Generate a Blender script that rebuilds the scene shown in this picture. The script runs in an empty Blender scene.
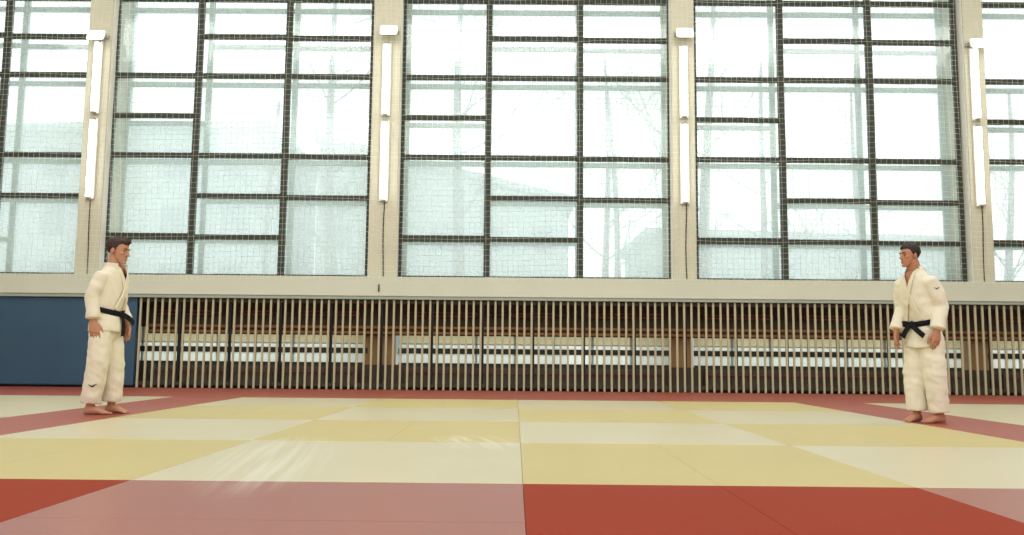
import bpy, bmesh, math, random
from mathutils import Vector, Matrix, noise
from mathutils.bvhtree import BVHTree

random.seed(7)
sc = bpy.context.scene
COL = sc.collection
PI = math.pi

# ------------------------------------------------------------------ materials
def mat(name, color, rough=0.6, spec=0.4, bump=None, var=None, metal=0.0, sheen=0.0):
    m = bpy.data.materials.new(name); m.use_nodes = True
    nt = m.node_tree; b = nt.nodes['Principled BSDF']
    b.inputs['Roughness'].default_value = rough
    b.inputs['Specular IOR Level'].default_value = spec
    b.inputs['Metallic'].default_value = metal
    if sheen: b.inputs['Sheen Weight'].default_value = sheen
    c = (*color, 1)
    tc = nt.nodes.new('ShaderNodeTexCoord')
    if var:
        scale, amt = var
        n = nt.nodes.new('ShaderNodeTexNoise'); n.inputs['Scale'].default_value = scale
        n.inputs['Detail'].default_value = 6
        nt.links.new(tc.outputs['Object'], n.inputs['Vector'])
        mx = nt.nodes.new('ShaderNodeMix'); mx.data_type = 'RGBA'
        mx.inputs['A'].default_value = tuple(max(0, x * (1 - amt)) for x in color) + (1,)
        mx.inputs['B'].default_value = tuple(min(1, x * (1 + amt)) for x in color) + (1,)
        nt.links.new(n.outputs['Fac'], mx.inputs['Factor'])
        nt.links.new(mx.outputs['Result'], b.inputs['Base Color'])
    else:
        b.inputs['Base Color'].default_value = c
    if bump:
        scale, st = bump
        n = nt.nodes.new('ShaderNodeTexNoise'); n.inputs['Scale'].default_value = scale
        n.inputs['Detail'].default_value = 4
        nt.links.new(tc.outputs['Object'], n.inputs['Vector'])
        bp = nt.nodes.new('ShaderNodeBump'); bp.inputs['Strength'].default_value = st
        bp.inputs['Distance'].default_value = 0.01
        nt.links.new(n.outputs['Fac'], bp.inputs['Height'])
        nt.links.new(bp.outputs['Normal'], b.inputs['Normal'])
    return m

def emit(name, color, strength):
    m = bpy.data.materials.new(name); m.use_nodes = True
    nt = m.node_tree; nt.nodes.remove(nt.nodes['Principled BSDF'])
    e = nt.nodes.new('ShaderNodeEmission'); e.inputs['Color'].default_value = (*color, 1)
    e.inputs['Strength'].default_value = strength
    nt.links.new(e.outputs[0], nt.nodes['Material Output'].inputs['Surface'])
    return m

def dusty_glass(name, clear, tint, dust=(0.92, 0.98, 0.97), scale=0.7):
    """hazy unwashed window glass: part clear, part scattering dust film"""
    m = bpy.data.materials.new(name); m.use_nodes = True
    nt = m.node_tree; nt.nodes.remove(nt.nodes['Principled BSDF'])
    out = nt.nodes['Material Output']
    tr = nt.nodes.new('ShaderNodeBsdfTransparent'); tr.inputs['Color'].default_value = (*tint, 1)
    tl = nt.nodes.new('ShaderNodeBsdfTranslucent'); tl.inputs['Color'].default_value = (*dust, 1)
    gl = nt.nodes.new('ShaderNodeBsdfGlossy'); gl.inputs['Roughness'].default_value = 0.08
    gl.inputs['Color'].default_value = (0.9, 0.95, 0.95, 1)
    tc = nt.nodes.new('ShaderNodeTexCoord')
    n = nt.nodes.new('ShaderNodeTexNoise'); n.inputs['Scale'].default_value = scale; n.inputs['Detail'].default_value = 7
    nt.links.new(tc.outputs['Object'], n.inputs['Vector'])
    mr = nt.nodes.new('ShaderNodeMapRange')
    mr.inputs['From Min'].default_value = 0.3; mr.inputs['From Max'].default_value = 0.7
    mr.inputs['To Min'].default_value = 1 - clear - 0.03; mr.inputs['To Max'].default_value = 1 - clear + 0.03
    nt.links.new(n.outputs['Fac'], mr.inputs['Value'])
    mx = nt.nodes.new('ShaderNodeMixShader')
    nt.links.new(mr.outputs[0], mx.inputs[0]); nt.links.new(tr.outputs[0], mx.inputs[1]); nt.links.new(tl.outputs[0], mx.inputs[2])
    m2 = nt.nodes.new('ShaderNodeMixShader'); m2.inputs[0].default_value = 0.03
    nt.links.new(mx.outputs[0], m2.inputs[1]); nt.links.new(gl.outputs[0], m2.inputs[2])
    nt.links.new(m2.outputs[0], out.inputs['Surface'])
    return m

def mat_weave(name, color, rough, spec, along_x, sheen_col=None, glare_scuff=0.0, coat=0.0):
    """vinyl tatami cover: embossed straw weave, painted glare streaks with wipe marks"""
    m = bpy.data.materials.new(name); m.use_nodes = True
    nt = m.node_tree; b = nt.nodes['Principled BSDF']
    b.inputs['Roughness'].default_value = rough
    b.inputs['Specular IOR Level'].default_value = spec
    b.inputs['Specular Tint'].default_value = (*(sheen_col or (1, 1, 1)), 1)
    tc = nt.nodes.new('ShaderNodeTexCoord')
    geo = nt.nodes.new('ShaderNodeNewGeometry')
    # broad wear, in world space
    n = nt.nodes.new('ShaderNodeTexNoise'); n.inputs['Scale'].default_value = 0.9; n.inputs['Detail'].default_value = 5
    nt.links.new(geo.outputs['Position'], n.inputs['Vector'])
    mx = nt.nodes.new('ShaderNodeMix'); mx.data_type = 'RGBA'
    mx.inputs['A'].default_value = tuple(x * 0.93 for x in color) + (1,)
    mx.inputs['B'].default_value = tuple(min(1, x * 1.07) for x in color) + (1,)
    nt.links.new(n.outputs['Fac'], mx.inputs['Factor'])
    base = mx.outputs['Result']
    if glare_scuff:
        # two pale patches: window and lamp glare painted in, streaked with wipe marks
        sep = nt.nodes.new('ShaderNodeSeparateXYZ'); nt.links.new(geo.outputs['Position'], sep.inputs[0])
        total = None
        for (cx, cy, rx, ry, ang) in GLARE_SCUFFS:
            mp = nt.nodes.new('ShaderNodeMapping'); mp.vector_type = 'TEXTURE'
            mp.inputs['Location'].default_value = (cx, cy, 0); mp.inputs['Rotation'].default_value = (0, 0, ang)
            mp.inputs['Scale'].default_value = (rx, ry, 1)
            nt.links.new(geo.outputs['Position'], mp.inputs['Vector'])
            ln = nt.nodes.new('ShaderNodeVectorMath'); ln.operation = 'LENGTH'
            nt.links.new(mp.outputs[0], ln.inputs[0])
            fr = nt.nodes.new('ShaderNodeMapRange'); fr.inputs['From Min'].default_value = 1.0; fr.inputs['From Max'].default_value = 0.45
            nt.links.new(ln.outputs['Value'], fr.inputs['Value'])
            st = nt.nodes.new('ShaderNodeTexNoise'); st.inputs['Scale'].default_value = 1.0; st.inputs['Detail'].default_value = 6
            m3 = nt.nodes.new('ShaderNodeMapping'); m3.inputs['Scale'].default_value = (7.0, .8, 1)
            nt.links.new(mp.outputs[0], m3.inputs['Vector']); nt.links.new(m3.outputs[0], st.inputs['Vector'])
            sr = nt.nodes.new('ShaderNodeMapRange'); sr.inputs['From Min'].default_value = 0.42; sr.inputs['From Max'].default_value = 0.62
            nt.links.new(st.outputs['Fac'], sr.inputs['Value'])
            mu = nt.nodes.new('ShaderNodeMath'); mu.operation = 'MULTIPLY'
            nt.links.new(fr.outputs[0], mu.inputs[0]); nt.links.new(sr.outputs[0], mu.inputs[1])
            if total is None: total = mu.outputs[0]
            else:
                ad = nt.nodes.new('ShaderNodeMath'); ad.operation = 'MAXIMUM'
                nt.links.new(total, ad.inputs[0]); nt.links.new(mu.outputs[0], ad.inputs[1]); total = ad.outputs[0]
        k = nt.nodes.new('ShaderNodeMath'); k.operation = 'MULTIPLY'; k.inputs[1].default_value = glare_scuff
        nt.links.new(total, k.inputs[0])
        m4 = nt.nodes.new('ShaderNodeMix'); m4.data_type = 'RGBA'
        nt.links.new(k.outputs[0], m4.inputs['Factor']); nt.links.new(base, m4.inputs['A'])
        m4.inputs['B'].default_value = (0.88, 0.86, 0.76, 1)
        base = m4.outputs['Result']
    b.inputs['Coat Weight'].default_value = coat; b.inputs['Coat Roughness'].default_value = .5
    nt.links.new(base, b.inputs['Base Color'])
    w = nt.nodes.new('ShaderNodeTexWave'); w.bands_direction = 'Y' if along_x else 'X'
    w.inputs['Scale'].default_value = 22; w.inputs['Distortion'].default_value = 1.2; w.inputs['Detail'].default_value = 2
    nt.links.new(tc.outputs['Object'], w.inputs['Vector'])
    bp = nt.nodes.new('ShaderNodeBump'); bp.inputs['Strength'].default_value = 0.12; bp.inputs['Distance'].default_value = 0.004
    nt.links.new(w.outputs['Fac'], bp.inputs['Height']); nt.links.new(bp.outputs['Normal'], b.inputs['Normal'])
    return m

def lin(r, g, b):
    f = lambda v: (v / 255 / 12.92) if v <= 10 else ((v / 255 + 0.055) / 1.055) ** 2.4
    return (f(r), f(g), f(b))

M = {}
M['dark_frame'] = mat('dark painted window steel', lin(50, 55, 47), 0.55, 0.3, var=(6, .25))
M['outer_frame'] = mat('pale outer window frame', lin(170, 190, 186), 0.7, 0.2, var=(3, .1))
M['concrete'] = mat('painted concrete', lin(200, 198, 178), 0.85, 0.2, bump=(30, .3), var=(2.5, .10))
M['ledge'] = mat('ledge paint', lin(202, 208, 190), 0.7, 0.3, bump=(8, .15), var=(1.2, .08))
M['ledge_edge'] = mat('teal ledge edging', lin(150, 165, 152), 0.6, 0.3)
M['wall'] = mat('plaster wall', lin(214, 206, 190), 0.9, 0.2, var=(1, .06))
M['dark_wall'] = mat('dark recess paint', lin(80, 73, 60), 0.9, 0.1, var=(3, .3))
M['slat'] = mat('grey beige painted slat', lin(178, 172, 144), 0.7, 0.25, var=(5, .12))
M['rail'] = mat('dark slat rail', lin(70, 66, 56), 0.8, 0.2)
M['post'] = mat('black steel post', lin(34, 36, 34), 0.6, 0.3)
M['brown_board'] = mat('brown board', lin(104, 78, 52), 0.7, 0.2, var=(6, .3))
M['tan_paint'] = mat('tan painted pier', lin(150, 122, 84), 0.8, 0.2, var=(4, .15))
M['orange_wood'] = mat('varnished orange wood', lin(158, 116, 70), 0.5, 0.4, var=(8, .3))
M['pipe'] = mat('brown painted heating pipe', lin(120, 66, 34), 0.5, 0.4, var=(4, .2))
M['radiator'] = mat('grey radiator fins', lin(86, 80, 68), 0.7, 0.3)
M['blue_pad'] = mat('blue vinyl wall padding', lin(52, 82, 104), 0.55, 0.35, bump=(14, .15), var=(1.5, .12))
M['white_metal'] = mat('white lamp housing', lin(225, 225, 215), 0.5, 0.4)
M['grey_metal'] = mat('grey lamp bracket', lin(150, 150, 140), 0.5, 0.4)
M['tube'] = emit('lit fluorescent tube', (1, 1, .95), 6.0)
M['flood'] = emit('lit floodlight lens', (1, 1, .98), 4)
M['black_cable'] = mat('black rubber cable', lin(40, 38, 34), 0.6, 0.3)
M['net'] = mat('off white net cord', lin(226, 222, 205), 0.8, 0.2)
nt = M['net'].node_tree
_tl = nt.nodes.new('ShaderNodeBsdfTranslucent'); _tl.inputs['Color'].default_value = (.9, .9, .85, 1)
_mx = nt.nodes.new('ShaderNodeMixShader'); _mx.inputs[0].default_value = .45
nt.links.new(nt.nodes['Principled BSDF'].outputs[0], _mx.inputs[1]); nt.links.new(_tl.outputs[0], _mx.inputs[2])
nt.links.new(_mx.outputs[0], nt.nodes['Material Output'].inputs['Surface'])
M['glass'] = dusty_glass('dusty inner glass', 0.80, (0.98, .998, .995))
M['outer_glass'] = dusty_glass('hazy outer glass', 0.70, (0.97, .998, .995), scale=0.4)
M['low_glass'] = dusty_glass('frosted low glass', 0.30, (0.95, 1, .98), dust=(.95, .97, .9))
M['cream_glass'] = dusty_glass('cream low glass', 0.05, (.95, .95, .85), dust=lin(232, 226, 200))  # less clear cream glass for the upper part of the low windows
M['wood_floor'] = mat('wooden sports floor', lin(150, 110, 70), 0.4, 0.4, var=(3, .15))
M['snow'] = mat('old snow', lin(225, 230, 230), 0.9, 0.2, var=(.3, .06))
M['bark'] = mat('grey bark', lin(112, 118, 114), 0.95, 0.1, var=(6, .25))
M['facade'] = mat('pale facade', lin(186, 198, 198), 0.9, 0.1, var=(.5, .06))
M['facade_roof'] = mat('pale roof', lin(190, 198, 198), 0.8, 0.1)
M['facade_glass'] = mat('facade window', lin(140, 158, 164), 0.3, 0.5)
M['skin'] = mat('skin', lin(184, 134, 106), 0.5, 0.35, bump=(60, .05), var=(9, .06))
M['skin_b'] = mat('skin tanned', lin(180, 126, 98), 0.5, 0.35, bump=(60, .05), var=(9, .06))
M['gi'] = mat('cream judo cotton', lin(226, 219, 197), 0.9, 0.15, bump=(90, .35), var=(5, .05), sheen=.2)
M['gi_b'] = mat('white judo cotton', lin(230, 224, 204), 0.9, 0.15, bump=(90, .35), var=(5, .05), sheen=.2)
M['lapel'] = mat('quilted collar band', lin(226, 218, 195), 0.9, 0.15, bump=(120, .4))
M['belt'] = mat('black cotton belt', lin(24, 24, 26), 0.85, 0.2, bump=(120, .3))
M['hair_brown'] = mat('brown hair', lin(52, 32, 21), 0.55, 0.4, bump=(70, .8), var=(30, .35))
M['hair_black'] = mat('black hair', lin(34, 26, 22), 0.5, 0.4, bump=(70, .8), var=(30, .35))
M['eye'] = mat('eye', lin(40, 28, 22), 0.2, 0.5)
M['emblem'] = mat('dark embroidery', lin(40, 44, 44), 0.8, 0.2)
M['ceiling'] = mat('ceiling paint', lin(220, 214, 200), 0.9, 0.2)

# ------------------------------------------------------------------ helpers
def link(name, bm, m, parent=None, smooth=False):
    me = bpy.data.meshes.new(name)
    bmesh.ops.recalc_face_normals(bm, faces=bm.faces[:])
    bm.to_mesh(me); bm.free()
    if smooth:
        for p in me.polygons: p.use_smooth = True
    if m: me.materials.append(m)
    o = bpy.data.objects.new(name, me); COL.objects.link(o)
    if parent: o.parent = parent
    return o

def empty(name, loc=(0, 0, 0), rz=0):
    o = bpy.data.objects.new(name, None); COL.objects.link(o)
    o.location = loc; o.rotation_euler = (0, 0, rz); o.empty_display_size = .1
    return o

def tag(o, label, cat, group=None, kind=None):
    if label: o['label'] = label
    if cat: o['category'] = cat
    if group: o['group'] = group
    if kind: o['kind'] = kind
    return o

def box(bm, x0, x1, y0, y1, z0, z1, bev=0.0):
    r = bmesh.ops.create_cube(bm, size=1)
    vs = r['verts']
    for v in vs:
        v.co = Vector(((x0 + x1) / 2 + v.co.x * (x1 - x0), (y0 + y1) / 2 + v.co.y * (y1 - y0), (z0 + z1) / 2 + v.co.z * (z1 - z0)))
    if bev:
        es = list({e for v in vs for e in v.link_edges})
        bmesh.ops.bevel(bm, geom=es, offset=bev, segments=2, affect='EDGES', profile=.5)

def loft(bm, rings, n=20, power=2.0):
    """rings: (center, u, v) with u, v the half-axis vectors; closed solid"""
    loops = []
    for c, u, v in rings:
        c = Vector(c); u = Vector(u); v = Vector(v); L = []
        for i in range(n):
            a = 2 * PI * i / n; ca, sa = math.cos(a), math.sin(a)
            if power != 2.0:
                ca = math.copysign(abs(ca) ** (2 / power), ca); sa = math.copysign(abs(sa) ** (2 / power), sa)
            L.append(bm.verts.new(c + u * ca + v * sa))
        loops.append(L)
    for A, B in zip(loops, loops[1:]):
        for i in range(n):
            j = (i + 1) % n
            bm.faces.new((A[i], A[j], B[j], B[i]))
    bm.faces.new(loops[0]); bm.faces.new(loops[-1])

def tube(bm, pts, radii, n=12, flat=1.0, ref=None):
    pts = [Vector(p) for p in pts]; rings = []
    for i, p in enumerate(pts):
        d = (pts[min(i + 1, len(pts) - 1)] - pts[max(i - 1, 0)]).normalized()
        r0 = Vector(ref) if ref else (Vector((0, 1, 0)) if abs(d.y) < .9 else Vector((1, 0, 0)))
        u = d.cross(r0).normalized(); v = u.cross(d).normalized()
        rr = radii[i] if isinstance(radii, (list, tuple)) else radii
        rings.append((p, u * rr, v * rr * flat))
    loft(bm, rings, n)

def ellipsoid(bm, c, r, rot=None, seg=16):
    res = bmesh.ops.create_uvsphere(bm, u_segments=seg, v_segments=max(8, seg // 2), radius=1)
    for v in res['verts']:
        p = Vector((v.co.x * r[0], v.co.y * r[1], v.co.z * r[2]))
        if rot: p = rot @ p
        v.co = Vector(c) + p

def remeshed(bm, voxel, smooth=4, factor=.5):
    """fuse overlapping closed lofts into one continuous skin"""
    bmesh.ops.recalc_face_normals(bm, faces=bm.faces[:])
    me = bpy.data.meshes.new('tmp'); bm.to_mesh(me); bm.free()
    o = bpy.data.objects.new('tmp', me); COL.objects.link(o)
    r = o.modifiers.new('r', 'REMESH'); r.mode = 'VOXEL'; r.voxel_size = voxel
    s = o.modifiers.new('s', 'SMOOTH'); s.iterations = smooth; s.factor = factor
    dg = bpy.context.evaluated_depsgraph_get(); dg.update()
    new = bpy.data.meshes.new_from_object(o.evaluated_get(dg))
    bpy.data.objects.remove(o); bpy.data.meshes.remove(me)
    b = bmesh.new(); b.from_mesh(new); bpy.data.meshes.remove(new)
    return b

# ------------------------------------------------------------------ camera (solved from the mat grid and the window grid)
F_PX, CAM_H, PITCH, ROLL, YAW, CAM_X = 844.83, 0.653, 0.10268, 0.00911, -0.00442, -0.04587
Y0, D = 4.386, 15.775                       # front edge of the pale field; plane of the inner glazing
cam = bpy.data.cameras.new('camera'); co = bpy.data.objects.new('camera', cam); COL.objects.link(co)
cam.sensor_fit = 'HORIZONTAL'; cam.sensor_width = 36; cam.lens = 36 * F_PX / 1024
cam.clip_end = 400; cam.clip_start = .05
cy, sy = math.cos(-YAW), math.sin(-YAW)
def wdir(x, y, z): return Vector((cy * x - sy * y, sy * x + cy * y, z))
cp, sp = math.cos(PITCH), math.sin(PITCH)
fwd = wdir(0, cp, sp); right = wdir(1, 0, 0); up = wdir(0, -sp, cp)
cr, sr = math.cos(ROLL), math.sin(ROLL)
# image x = cr*u - sr*w , image down = sr*u + cr*w  (w down)
ix = right * cr + up * sr
iu = up * cr - right * sr
mw = Matrix((ix, iu, -fwd)).transposed().to_4x4(); mw.translation = (CAM_X, 0, CAM_H)
co.matrix_world = mw
sc.camera = co

def project(p):
    q = mw.inverted() @ Vector(p)
    if q.z > -.01: return None
    return (512 + F_PX * q.x / -q.z, 267.5 - F_PX * q.y / -q.z)

# ------------------------------------------------------------------ room shell
XW = 13.5
bm = bmesh.new(); box(bm, -XW, XW, -4, 16.4, -.25, -.055)
tag(link('floor', bm, M['wood_floor']), 'wooden hall floor under the judo mats', 'floor', kind='structure')
bm = bmesh.new(); box(bm, -XW, XW, 1.5, 16.6, 9.0, 9.2)
tag(link('ceiling', bm, M['ceiling']), 'pale hall ceiling above the window wall', 'ceiling', kind='structure')
for s, nm in ((-1, 'wall_left'), (1, 'wall_right')):
    bm = bmesh.new(); box(bm, min(s * XW, s * (XW + .2)), max(s * XW, s * (XW + .2)), 2, 16.6, -.25, 9.2)
    tag(link(nm, bm, M['wall']), 'plain %s side wall of the hall' % nm[5:], 'wall', kind='structure')
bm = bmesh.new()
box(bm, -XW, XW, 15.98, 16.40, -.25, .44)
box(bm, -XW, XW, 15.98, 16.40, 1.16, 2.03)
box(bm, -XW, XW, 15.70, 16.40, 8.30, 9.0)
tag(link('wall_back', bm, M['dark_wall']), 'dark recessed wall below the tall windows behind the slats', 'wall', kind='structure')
# ledge under the windows
bm = bmesh.new(); box(bm, -XW, XW, 15.37, 15.97, 1.69, 2.05, .012)
tag(link('trim_1', bm, M['ledge']), 'long off-white ledge running under the tall windows', 'ledge', kind='structure')
bm = bmesh.new(); box(bm, -XW, XW, 15.385, 15.55, 1.635, 1.688)
tag(link('trim_2', bm, M['ledge_edge']), 'narrow grey green edging strip under the ledge', 'trim', kind='structure')
# wooden boards over the low windows
bm = bmesh.new(); box(bm, -6.95, XW, 15.85, 15.925, 1.115, 1.16, .004); box(bm, -6.95, XW, 15.84, 15.925, 1.015, 1.06, .004)
tag(link('trim_3', bm, M['orange_wood']), 'pair of orange-brown wooden rails behind the slats', 'trim', kind='structure')
bm = bmesh.new(); box(bm, -6.95, XW, 15.926, 15.95, .99, 1.18)
tag(link('trim_4', bm, M['brown_board']), 'dull brown board carrying the wooden rails behind the slats', 'trim', kind='structure')

PIL = [(-13.45, .22), (-8.0, .22), (-2.52, .26), (3.08, .215), (8.60, .19), (13.45, .22)]
names = ['', 'leftmost concrete pillar with lights, just behind the left man', 'concrete pillar with two lights, second from the left',
         'concrete pillar with two lights, third from the left', 'rightmost concrete pillar with lights, behind the right man', '']
for i, (x, hw) in enumerate(PIL):
    if not names[i]: continue
    bm = bmesh.new(); box(bm, x - hw, x + hw, 15.53, 16.55, 1.9, 9.0, .012)
    pl = tag(link('concrete_pillar', bm, M['concrete']), names[i], 'pillar', kind='structure')
    px = x + {2: -.1, 4: .12}.get(i, 0)
    bm = bmesh.new(); box(bm, px - hw, px + hw, 15.985, 16.50, -.05, 2.0); link('pier', bm, M['tan_paint'], pl)
    for sx in (-1, 1):
        bm = bmesh.new(); q = x + sx * (hw + .004); box(bm, q - .008, q + .008, 15.56, 15.74, 2.05, 8.9); link('white_side_strip', bm, M['white_metal'], pl)  # thin white strip over each side face of the pillar

# ------------------------------------------------------------------ tall windows
Z_B, Z_T = 2.05, 8.3
P1 = [2.81, 4.37, 5.14, 5.93, 7.46]
P2 = [2.805, 3.59, 4.37, 5.93, 6.71, 7.46]
P3 = [3.57, 4.36, 5.93, 6.69, 7.46]
P3b = [2.79] + P3
BAYS = [
    (-13.2, -8.26, (-11.6, -9.90), (P1, P2, P3)),
    (-7.80, -2.82, (-6.17, -4.455), (P1, P2, P3)),
    (-2.24, 2.88, (-0.595, 1.16), (P1, P2, P3)),
    (3.33, 8.36, (5.00, 6.70), (P1, P2, P3b)),
    (8.84, 13.2, (10.5, 12.2), (P1, P2, P3)),
]
BLAB = ['leftmost tall window, cut off by the photo edge', 'tall gridded window behind the left man', 'tall gridded window in the middle of the wall',
        'tall gridded window just left of the right man', 'rightmost tall window, cut off by the photo edge']
def grid_members(bm, x0, x1, ms, pats, y, wv, wh, dep, zs=1.0):
    xs = [x0] + list(ms) + [x1]
    for m_ in ms: box(bm, m_ - wv / 2, m_ + wv / 2, y - dep, y + dep, Z_B, Z_T)
    for c in range(3):
        for z in pats[c]: box(bm, xs[c], xs[c + 1], y - dep * .9, y + dep * .9, z - wh / 2, z + wh / 2)

for i, (x0, x1, ms, pats) in enumerate(BAYS):
    w = tag(empty('window_%d' % (i + 1), ((x0 + x1) / 2, D, Z_B)), BLAB[i], 'window', kind='structure')
    off = Vector((-(x0 + x1) / 2, -D, -Z_B))
    def put(name, bm, m):
        bmesh.ops.translate(bm, verts=bm.verts[:], vec=off)
        return link(name, bm, m, w)
    bm = bmesh.new()
    fw = .05
    box(bm, x0 - .02, x0 + fw, D - .05, D + .05, Z_B, Z_T); box(bm, x1 - fw, x1 + .02, D - .05, D + .05, Z_B, Z_T)
    box(bm, x0, x1, D - .05, D + .05, Z_B - .01, Z_B + .055); box(bm, x0, x1, D - .05, D + .05, Z_T - .06, Z_T)
    put('frame', bm, M['dark_frame'])
    xs = [x0] + list(ms) + [x1]
    for mx in ms:
        bm = bmesh.new(); box(bm, mx - .055, mx + .055, D - .06, D + .05, Z_B, Z_T, .006); put('mullion', bm, M['dark_frame'])
    for c in range(3):
        a, b = xs[c] + (.05 if c else .04), xs[c + 1] - (.05 if c < 2 else .04)
        for z in pats[c]:
            h = .045 if not (c == 0 and z < 3) else .06
            bm = bmesh.new(); box(bm, a, b, D - .05, D + .04, z - h, z + h, .006); put('transom', bm, M['dark_frame'])
        zz = [Z_B + .03] + pats[c] + [Z_T - .03]
        for za, zb in zip(zz, zz[1:]):
            bm = bmesh.new(); box(bm, a, b, D - .004, D + .002, za, zb); put('pane', bm, M['glass'])
    yo = D + .55
    bm = bmesh.new(); grid_members(bm, x0, x1, ms, pats, yo, .10, .09, .04)
    box(bm, x0 - .02, x0 + .07, yo - .04, yo + .04, Z_B, Z_T); box(bm, x1 - .07, x1 + .02, yo - .04, yo + .04, Z_B, Z_T)
    box(bm, x0, x1, yo - .04, yo + .04, Z_B - .01, Z_B + .07); box(bm, x0, x1, yo - .04, yo + .04, Z_T - .07, Z_T)
    put('outer_frame', bm, M['outer_frame'])
    bm = bmesh.new(); box(bm, x0, x1, yo - .004, yo + .002, Z_B, Z_T); put('outer_pane', bm, M['outer_glass'])

# low windows behind the slats
LLAB = [None, 'low glazed strip behind the slats nearest the left man', 'low glazed strip behind the slats, under the middle window',
        'low glazed strip behind the slats, left of the right man', 'low glazed strip behind the slats at the right edge']
for i, (x0, x1, ms, pats) in enumerate(BAYS):
    if not LLAB[i]: continue
    if i == 4: x1 = 13.2
    w = tag(empty('window_%d' % (i + 5), ((x0 + x1) / 2, 16.0, .44)), LLAB[i], 'window', kind='structure')
    off = Vector((-(x0 + x1) / 2, -16.0, -.44))
    def put(name, bm, m):
        bmesh.ops.translate(bm, verts=bm.verts[:], vec=off)
        return link(name, bm, m, w)
    bm = bmesh.new()
    box(bm, x0, x1, 16.0, 16.06, .44, .48); box(bm, x0, x1, 16.0, 16.06, 1.12, 1.16)
    box(bm, x0, x1, 15.98, 16.06, .655, .755)
    put('frame', bm, M['dark_frame'])
    bm = bmesh.new(); n = 7
    for k in range(1, n):
        xx = x0 + (x1 - x0) * k / n; box(bm, xx - .02, xx + .02, 16.0, 16.05, .47, 1.13)
    box(bm, x0, x1, 16.0, 16.04, .825, .845)
    put('glazing_bar', bm, M['outer_frame'])
    bm = bmesh.new(); box(bm, x0, x1, 16.03, 16.036, .46, .835); put('pane', bm, M['low_glass'])
    bm = bmesh.new(); box(bm, x0, x1, 16.03, 16.036, .835, 1.15); put('pane', bm, M['cream_glass'])

# ------------------------------------------------------------------ lights on the pillars
PW = ['', 'left man', 'second pillar from the left', 'third pillar from the left', 'rightmost pillar']
LP = {1: -8.0, 2: -2.52, 3: 3.09, 4: 8.57}
def make_strip(x, za, zb):
    r = empty('fluorescent_light', (x, 15.529, za))
    L = zb - za
    bm = bmesh.new(); box(bm, -.085, .085, -.05, 0, 0, L, .012); link('housing', bm, M['white_metal'], r)
    bm = bmesh.new(); tube(bm, [(0, -.085, .05), (0, -.085, L - .05)], .05, 16); link('tube', bm, M['tube'], r, True)
    for z in (.02, L - .02):
        bm = bmesh.new(); box(bm, -.04, .04, -.115, -.045, z - .02, z + .02, .008); link('end_cap', bm, M['grey_metal'], r)
    return r
def make_flood(x, z, yaw):
    r = empty('floodlight', (x, 15.529, z), yaw)
    bm = bmesh.new()
    loft(bm, [((0, -.10, .03), (.13, 0, 0), (0, .02, .07)), ((0, -.16, .0), (.165, 0, 0), (0, .03, .10)), ((0, -.205, -.02), (.17, 0, 0), (0, .03, .105))], 24, 8)
    link('housing', bm, M['white_metal'], r)
    bm = bmesh.new()
    loft(bm, [((0, -.206, -.02), (.152, 0, 0), (0, .027, .09)), ((0, -.214, -.023), (.15, 0, 0), (0, .027, .088))], 24, 8)
    link('lens', bm, M['flood'], r)
    bm = bmesh.new(); box(bm, -.16, -.145, -.15, 0, -.02, .02); box(bm, .145, .16, -.15, 0, -.02, .02); box(bm, -.16, .16, -.02, 0, -.03, .03)
    link('bracket', bm, M['grey_metal'], r)
    return r
ORD = {1: 'first', 2: 'second', 3: 'third', 4: 'fourth'}
for k, x in LP.items():
    tag(make_strip(x, 5.09, 6.50), 'upper of the two upright strip lights on the %s lit pillar from the left' % ORD[k], 'light', 'upright fluorescent lights on the pillars')
    tag(make_strip(x, 3.46, 5.00), 'lower of the two upright strip lights on the %s lit pillar from the left' % ORD[k], 'light', 'upright fluorescent lights on the pillars')
    tag(make_flood(x + {1: .02, 2: .05, 3: .0, 4: .02}[k], {1: 6.58, 2: 6.72, 3: 6.71, 4: 6.55}[k], 0), 'square white floodlight at the top of the %s lit pillar from the left' % ORD[k], 'floodlight', 'floodlights on the pillars')
    bm = bmesh.new()
    pts = [(x + .02 + .012 * math.sin(z * 3.1 + k), 15.515, z) for z in [2.06 + j * (3.46 - 2.06) / 14 for j in range(15)]]
    tube(bm, pts, .009, 6)
    tag(link('power_cable', bm, M['black_cable'], None, True), 'thin black cable running down the %s lit pillar from the left' % ORD[k], 'cable', 'cables on the pillars')

bm = bmesh.new(); tube(bm, [(-2.54, 15.375, 1.90), (-2.54, 15.345, 1.895), (-2.54, 15.338, 1.83), (-2.54, 15.345, 1.79), (-2.54, 15.36, 1.785)], .012, 8)
tag(link('net_hook', bm, M['black_cable'], None, True), 'small dark hook on the ledge below the second pillar', 'hook')
# ------------------------------------------------------------------ safety net in front of the windows
NX0, NX1, NZ0, NZ1, ST = -10.4, 10.4, 1.95, 7.95, .1
nx = int((NX1 - NX0) / ST); nz = int((NZ1 - NZ0) / ST)
bm = bmesh.new(); gridv = []
def bunch(x):
    # cord gathered in folds beside the first pillar and, less, beside the others
    return -.55 * math.exp(-((x + 7.55) / .55) ** 2) * math.sin((x + 7.55) * 3.2)
for j in range(nz + 1):
    row = []
    z = NZ0 + (NZ1 - NZ0) * j / nz
    for i in range(nx + 1):
        x = NX0 + (NX1 - NX0) * i / nx
        t = (z - NZ0) / (NZ1 - NZ0)
        y = 15.19 + .05 * math.sin(x * 1.7 + .6 * math.sin(z)) * (.3 + .7 * t) + .025 * math.sin(x * 5.3 + z * .4)
        xx = x + bunch(x) * t + .012 * math.sin(z * 1.3 + x * 2)
        zz = z + .03 * math.sin(x * 1.1)*(1 - .3 * t)
        row.append(bm.verts.new((xx, y, zz)))
    gridv.append(row)
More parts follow.
